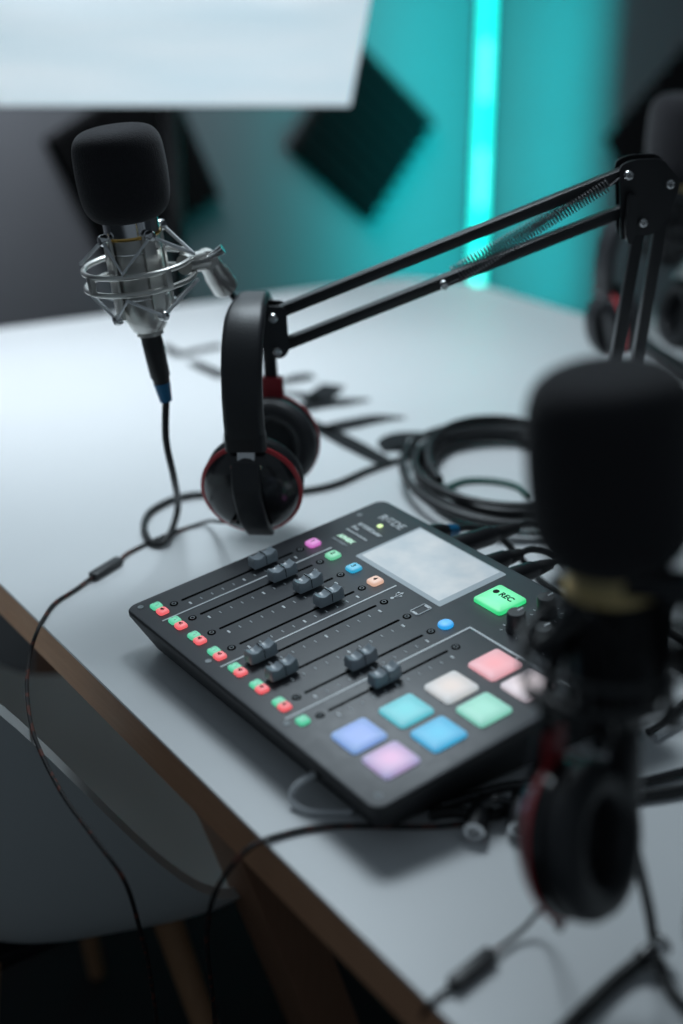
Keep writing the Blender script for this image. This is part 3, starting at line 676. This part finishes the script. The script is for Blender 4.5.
# white usb cable at the front edge
wc = thing('usb_cable', 'short white cable looping out under the front edge of the mixer', 'cable', (-0.0299,0.8482,0.0000))
fp = (Matrix.Translation((-.18308, 1.05367, 0)) @ RZ) @ V3((.272, .0105, .022))
b = B(); b.tube([fp + VD * .006, fp - VD * .012 - ZD * .001, V3((-0.0335,0.8319,0.0125)), V3((-0.0342,0.8279,0.0060)), V3((-0.0249,0.8203,0.0030)), V3((-0.0094,0.8180,0.0030)), V3((0.0073,0.8180,0.0030))], .0026, 12, 10); b.done('cord', M['whitecable'], wc, world=True)
b = B(); b.tube([fp + VD * .006, fp - VD * .006], .0045, 16, smooth=False); b.done('plug_shell', M['black'], wc, world=True)

# black cable over the table edge
b = B(); b.tube([V3(p) for p in [(0.0888,0.8053,0.0040),(0.0679,0.8028,0.0025),(0.0403,0.8017,0.0025),(0.0162,0.8028,0.0025),(-0.0045,0.8028,0.0025),(-0.0251,0.7994,0.0025),(-0.0420,0.7928,0.0025),(-0.0539,0.7856,0.0030)]] + [V3((-0.0637,0.7785,0.0010)), V3((-0.0742,0.7780,-0.0120)), V3((-0.0852,0.7926,-0.0400)), V3((-0.0931,0.8076,-0.0700)), V3((-0.0993,0.8277,-0.1100)), V3((-0.1039,0.8628,-0.1700)), V3((-0.1089,0.9257,-0.2700)), V3((-0.1208,1.0358,-0.4500)), V3((-0.1414,1.2380,-0.7350))], .0019, 10, 10)
solo('audio_cable', b, M['braid'], 'thin black cable running from under the mixer over the table edge to the floor', 'cable', (0.0163,0.8061,0.0000))

# extension sockets beside the mixer
ex = thing('extension_cable', 'black cable with two chrome rimmed sockets lying beside the mixer', 'cable', (0.1024,0.8016,0.0000))
for px, d in (((0.0899,0.7882,0.0085), (-.25, -.9, 0)), ((0.1208,0.7915,0.0085), (-.1, -1, 0))):
    p = V3(px); d = V3(d).normalized(); fm = Matrix.Translation(p) @ frame_to(d)
    b = B(); b.lathe([(0, -.04), (.005, -.04), (.0065, -.03), (.0082, -.028), (.0082, 0), (.0065, 0), (.0045, -.002), (.0045, -.012), (0, -.012)], fm, 28); so = b.done('socket', M['black'], ex, world=True)
    b = B(); b.lathe([(.0045, .0), (.0078, .0), (.0078, .0012), (.0060, .0016), (.0045, .0012), (.0045, 0)], fm, 28); b.done('chrome_rim', M['chrome'], so, world=True)
b = B(); b.tube([V3((0.0949,0.8060,0.0085)), V3((0.0977,0.8099,0.0140)), V3((0.1067,0.8113,0.0180)), V3((0.1168,0.8134,0.0140)), V3((0.1244,0.8106,0.0085))], .0035, 12, 8); b.done('cord', M['blackgloss'], ex, world=True)
b = B(); b.tube([V3(p) for p in [(0.0692,0.8236,0.0040),(0.0852,0.8307,0.0040),(0.1023,0.8402,0.0040),(0.1209,0.8474,0.0040),(0.1428,0.8499,0.0040),(0.1847,0.8426,0.0040),(0.2545,0.8673,0.0040),(0.3388,0.9064,0.0040)]], .0035, 12, 8)
solo('patch_cable', b, M['blackgloss'], 'glossy black cable lying along the dark side of the mixer', 'cable', (0.1030,0.8458,0.0000))
b = B(); b.tube([V3(p) for p in [(0.0616,0.8132,0.0040),(0.0792,0.8167,0.0040),(0.1033,0.8132,0.0040),(0.1254,0.8236,0.0040),(0.1545,0.8307,0.0040),(0.1828,0.8307,0.0040),(0.2419,0.8426,0.0040),(0.3294,0.8736,0.0040)]], .0042, 12, 8)
solo('patch_cable', b, M['cable'], 'black cable passing behind the two chrome rimmed sockets', 'cable', (0.1040,0.8186,0.0000))
# thick cable at the lower right with a plug end
tcb = thing('audio_cable', 'thick black cable with a metal ferrule crossing the near table corner', 'cable', (0.1595,0.6526,0.0000))
b = B(); b.tube([V3(p) for p in [(0.1199,0.6041,0.0050),(0.1334,0.6193,0.0050),(0.1495,0.6374,0.0050),(0.1668,0.6555,0.0050),(0.1825,0.6674,0.0080)]], .0048, 14, 8); b.done('cord', M['cable'], tcb, world=True)
p, q = V3((0.1793,0.6637,0.0090)), V3((0.1950,0.6742,0.0120)); b = B(); fm = Matrix.Translation(p) @ frame_to(q - p); L = (q - p).length
b.lathe([(0, 0), (.0062, 0), (.0066, L * .5), (.0066, L), (0, L)], fm, 24); b.done('plug_shell', M['blackgloss'], tcb, world=True)
b = B(); b.lathe([(.0, L * .55), (.0071, L * .55), (.0071, L * .8), (0, L * .8)], fm, 24); b.done('ferrule', M['steel'], tcb, world=True)
b = B(); b.tube([V3(p) for p in [(0.3822,2.0398,0.0120),(0.3968,1.9396,0.0120),(0.4132,1.8566,0.0120),(0.4284,1.7796,0.0120),(0.4504,1.6928,0.0120),(0.4857,1.6341,0.0120)]], .011, 14, 8)
solo('audio_cable', b, M['cable_soft'], 'thick black cable lying on the far table edge behind the front microphone', 'cable', (0.4215,1.8941,0.0000))
# small lead lying right of the mixer
b = B(); b.tube([V3(p) for p in [(0.2378,0.9106,0.0030),(0.2499,0.9215,0.0030),(0.2660,0.9355,0.0030),(0.2905,0.9571,0.0030),(0.3519,0.9795,0.0030)]], .0028, 10, 8)
solo('charging_cable', b, M['whitecable'], 'thin white cable on the table right of the black microphone', 'cable', (0.2512,0.9261,0.0000))
b = B(); b.tube([V3(p) for p in [(0.2341,0.9188,0.0030),(0.2470,0.9299,0.0030),(0.2607,0.9470,0.0030),(0.2877,0.9795,0.0030),(0.3507,1.0350,0.0030)]], .0028, 10, 8)
solo('charging_cable', b, M['steel_dark'], 'thin dark cable beside the white cable right of the microphone', 'cable', (0.2483,0.9345,0.0000))

# ================================================================ SOFTBOX
sb = thing('softbox', 'large white fabric softbox lamp glowing behind the table', 'lamp', (-.30, 2.62, -TH))
t_ = math.radians(22); up_ = V3((0, -math.sin(t_), math.cos(t_))); nf = V3((0, -math.cos(t_), -math.sin(t_)))
sc0 = V3((0.0123,2.1083,0.2893)); Hs = .75
def sp_(u, v, n=0):   # u from the right edge to the left, v up
    return sc0 + V3((-u, 0, 0)) * (1 + .12 * v) + V3((.125 * v, 0, 0)) + up_ * v * Hs - nf * n
b = B(); NX, NZ = 40, 30; vs = {}
for i in range(NX + 1):
    for j in range(NZ + 1):
        u, v = i / NX * .66, j / NZ
        ed = min(1, 8 * min(i / NX, 1 - i / NX)) * min(1, 8 * min(v, 1 - v))
        rip = .005 * math.sin(v * 31 + 2 * math.sin(u * 5)) + .006 * math.sin(u * 17 + v * 6)
        vs[i, j] = b.bm.verts.new(sp_(u, v) + nf * ((.012 + rip) * ed))
for i in range(NX):
    for j in range(NZ): b.bm.faces.new((vs[i, j], vs[i + 1, j], vs[i + 1, j + 1], vs[i, j + 1]))
dm = mat('lit white diffuser fabric', (.8, .8, .8), .8, bump=.2, bscale=60)
nt = dm.node_tree; bs = nt.nodes['Principled BSDF']; tc = [n for n in nt.nodes if n.type == 'TEX_COORD'][0]
mp = nt.nodes.new('ShaderNodeMapping'); mp.inputs['Scale'].default_value = (2.5, 6, 14)
nz = nt.nodes.new('ShaderNodeTexNoise'); nz.inputs['Scale'].default_value = 1; nz.inputs['Detail'].default_value = 2
rp = nt.nodes.new('ShaderNodeValToRGB'); rp.color_ramp.elements[0].position = .3; rp.color_ramp.elements[0].color = (*s2l(188, 217, 231), 1); rp.color_ramp.elements[1].position = .7; rp.color_ramp.elements[1].color = (*s2l(220, 236, 244), 1)
nt.links.new(tc.outputs['Object'], mp.inputs['Vector']); nt.links.new(mp.outputs['Vector'], nz.inputs['Vector']); nt.links.new(nz.outputs['Fac'], rp.inputs['Fac']); nt.links.new(rp.outputs['Color'], bs.inputs['Emission Color']); bs.inputs['Emission Strength'].default_value = .70
bs.inputs['Base Color'].default_value = (.5, .5, .5, 1)
b.done('diffuser', dm, sb, world=True, ang=180)
b = B(); fr = [sp_(0, 0), sp_(.66, 0), sp_(.66, 1), sp_(0, 1)]
ctr = sum(fr, V3()) / 4
b.rings([[p + nf * .004 for p in fr], [p - nf * .02 for p in fr], [ctr + (p - ctr) * .72 - nf * .18 for p in fr], [ctr + (p - ctr) * .18 - nf * .30 for p in fr]], cap0=False); b.done('shell', M['rubber'], sb, world=True)
hub = ctr - nf * .30
b = B(); b.tube([hub + nf * .01, hub - nf * .16], .05, 28, smooth=False); b.done('lamp_head', M['black'], sb, world=True)
st = V3((hub.x, hub.y + .10, 0))
b = B(); b.tube([V3((st.x, st.y, -TH + .25)), V3((st.x, st.y, (hub - nf * .11).z + .0))], .014, 16, smooth=False); b.done('stand_pole', M['blackmetal'], sb, world=True)
for k in range(3):
    a = k * 2 * PI / 3 + .5; b = B(); b.tube([V3((st.x, st.y, -TH + .45)), V3((st.x + .27 * math.cos(a), st.y + .27 * math.sin(a), -TH + .01))], .009, 12, smooth=False); b.done('leg', M['blackmetal'], sb, world=True)

# ================================================================ WALL PIECES
def acoustic(center_s, z, ang, side, wall, label):
    if wall == 'L': o0 = CORNER + VD * center_s + UD * .001; xa, na = VD, UD
    else: o0 = CORNER + UD * center_s - VD * .001; xa, na = UD, -VD
    ya = ZD; m = Matrix((xa, na.cross(xa) * 1, na)).transposed().to_4x4()
    if (m.to_3x3() @ V3((0, 1, 0))).z < 0: m = m @ Matrix.Rotation(PI, 4, 'Z')
    m4 = OFF @ Matrix.Translation(o0 + V3((0, 0, z))) @ m @ Matrix.Rotation(ang, 4, 'Z')
    b = B(); s = side; n = 8; rings = []
    prof = [(-s / 2, 0)]
    for k in range(n):
        x0 = -s / 2 + s * k / n; prof += [(x0 + .0005, .018), (x0 + s / n / 2, .042)]
    prof += [(s / 2, .018), (s / 2, 0)]
    b.rings([[V3((x, y, h)) for x, h in prof] for y in (-s / 2, s / 2)])
    o = b.done('acoustic_panel', M['acoustic']); o.matrix_world = m4; MW[o.name] = m4
    return tag(o, label, 'acoustic panel', 'acoustic foam panels on the walls')
acoustic(-.366, .07, math.radians(45 + 4), .275, 'L', 'black foam wall panel hung as a diamond nearest the teal light strip')
acoustic(-.925, .06, math.radians(24), .285, 'L', 'black foam wall panel tilted on the grey wall behind the silver microphone')
acoustic(.62, .08, math.radians(47), .30, 'R', 'dark foam panel tilted on the right wall behind the far microphone')
led = thing('light_strip', 'teal glowing light strip standing upright in the wall corner', 'light strip', CORNER + UD * .05 - VD * .05 + V3((0, 0, -TH)))
lp = CORNER + UD * .05 - VD * .05
b = B(); b.tube([lp + V3((0, 0, -.40)), lp + V3((0, 0, 1.2))], .016, 20, smooth=False); b.done('diffuser_tube', mat('teal light', (.1, .5, .45), .5, emit=(.0, .82, .66), estr=1.2), led, world=True)
for k in range(6):
    z = -.36 + .24 * k; b = B(); b.tube([lp + V3((0, 0, z)) + V3((.0, -.0145, 0)), lp + V3((0, 0, z + .13)) + V3((.0, -.0145, 0))], .0055, 10, smooth=False); b.done('diode_row', mat('teal diode', (.3, .8, .7), .5, emit=(.20, 1.0, .80), estr=1.6), led, world=True)
b = B(); b.box((0, 0, .01), (.14, .14, .02), Matrix.Translation(lp + V3((0, 0, -TH))), .004); b.done('foot', M['black'], led, world=True)
b = B(); b.tube([lp + (UD - VD) * -.018 + V3((0, 0, -TH + .01)), lp + (UD - VD) * -.018 + V3((0, 0, 1.2))], .008, 10, smooth=False); b.done('back_rail', M['black'], led, world=True)

# ================================================================ CHAIRS
def make_chair(label, m4):
    t = thing('shell_chair', label, 'chair', group='white shell chairs at the table'); t.matrix_world = m4; MW[t.name] = m4
    NA, NR = 72, 22; G = []
    for ir in range(NR + 1):
        q = ir / NR; row = []
        for ia in range(NA):
            a = 2 * PI * ia / NA; ca, sa = math.cos(a), math.sin(a)
            k = (abs(ca) ** 2.35 + abs(sa) ** 2.35) ** (-1 / 2.35)
            rx, ry = .262 * k * ca, .235 * k * sa
            u = max(0, min(1, (.12 - ry) / .325)); rim = .445 + .365 * (u * u * (3 - 2 * u)) ** 1.15 - (.015 * max(0, ry / .235) ** 4)
            plan = min(1, q * 1.0) ** .80 * (.93 + .07 * q); wall = max(0, (q - .42) / .58) ** 2.4
            back = 1 + .10 * wall * u
            z = .388 + (rim - .388) * wall + .006 * (1 - q)
            row.append(V3((rx * plan, ry * plan * back, z)))
        G.append(row)
    b = B(); vv = [[b.bm.verts.new(p) for p in r] for r in G[1:]]; c_ = b.bm.verts.new(V3((0, 0, .394)))
    for k in range(NA):
        b.bm.faces.new((c_, vv[0][k], vv[0][(k + 1) % NA]))
        for i in range(NR - 1): b.bm.faces.new((vv[i][k], vv[i + 1][k], vv[i + 1][(k + 1) % NA], vv[i][(k + 1) % NA]))
    bmesh.ops.recalc_face_normals(b.bm, faces=b.bm.faces[:])
    bmesh.ops.solidify(b.bm, geom=b.bm.faces[:], thickness=.011)
    b.done('seat_shell', M['shell'], t, ang=60)
    b = B()
    for sx in (-1, 1): b.box((sx * .10, 0, .366), (.02, .26, .018), None, .003)
    for sy in (-1, 1): b.box((0, sy * .12, .363), (.22, .02, .018), None, .003)
    b.done('under_frame', M['blackmetal'], t)
    for sx in (-1, 1):
        for sy in (-1, 1):
            b = B(); b.tube([V3((sx * .115, sy * .12 - (.05 if sy > 0 else 0), .378)), V3((sx * .20, sy * .20 - (.07 if sy > 0 else .01), .0))], lambda t_: .0165 - .006 * t_, 16, smooth=False); b.done('leg', M['legwood'], t)
    return t
def chair_matrix(xy, facing):
    f_ = V3((facing[0], facing[1], 0)).normalized(); x = f_.cross(ZD); R = Matrix((x, f_, ZD)).transposed().to_4x4()
    return OFF @ Matrix.Translation((*xy, -TH)) @ R
ch1 = make_chair('white shell chair with wooden legs pushed under the near table edge', chair_matrix((-.315, 1.232), (.81, .58)))
ch2 = dup(ch1, chair_matrix((.63, 2.11), (-.81, -.58)), 'white shell chair on the far side behind the boom arm elbow')

# ================================================================ LIGHT, CAMERA
def area(name, loc, target, size, power, col, size_y=None):
    l = bpy.data.lights.new(name, 'AREA'); l.energy = power; l.color = col; l.size = size
    if size_y: l.shape = 'RECTANGLE'; l.size_y = size_y
    o = bpy.data.objects.new(name, l); C.objects.link(o)
    d = V3(target) - V3(loc); o.matrix_world = OFF @ Matrix.Translation(loc) @ d.to_track_quat('-Z', 'Y').to_matrix().to_4x4(); return o
area('overhead_light', (-.12, 1.68, 1.15), (-.13, 1.60, 0), .50, 10.6, (.79, .915, 1.0), .45)
wall_fill = area('added_wall_fill', CORNER - VD * 1.45 + UD * .80 + V3((0, 0, 1.5)), CORNER - VD * 1.35 + V3((0, 0, .1)), .7, 19, (.88, .93, 1.0), .7); wall_fill.data.spread = math.radians(95)  # added unseen fill to brighten the left wall, not a fixture of the room
area('added_strip_wash', CORNER + UD * .34 - VD * .23 + V3((0, 0, .05)), CORNER - VD * .10 + V3((0, 0, .05)), .06, 10.5, (.0, .80, .80), 1.1)  # added unseen lamp facing the corner, widens the strip's teal glow on the walls
w = bpy.data.worlds.new('world'); bpy.context.scene.world = w; w.use_nodes = True
w.node_tree.nodes['Background'].inputs['Color'].default_value = (.70, .86, 1, 1); w.node_tree.nodes['Background'].inputs['Strength'].default_value = .13
cam = bpy.data.cameras.new('camera'); cam.sensor_fit = 'VERTICAL'; cam.sensor_height = 36; cam.sensor_width = 24; cam.lens = 1422 / 1024 * 36
cam.dof.use_dof = True; cam.dof.focus_distance = 1.17; cam.dof.aperture_fstop = 1.8; cam.clip_start = .02
co = bpy.data.objects.new('camera', cam); C.objects.link(co)
co.location = (0, 0, .6058 + TH); co.rotation_euler = (math.radians(90 - 24.4736), 0, 0)
sc = bpy.context.scene; sc.camera = co
sc.view_settings.view_transform = 'Standard'; sc.view_settings.look = 'None'; sc.view_settings.exposure = 0; sc.view_settings.gamma = 1; sc.view_settings.use_curve_mapping = False
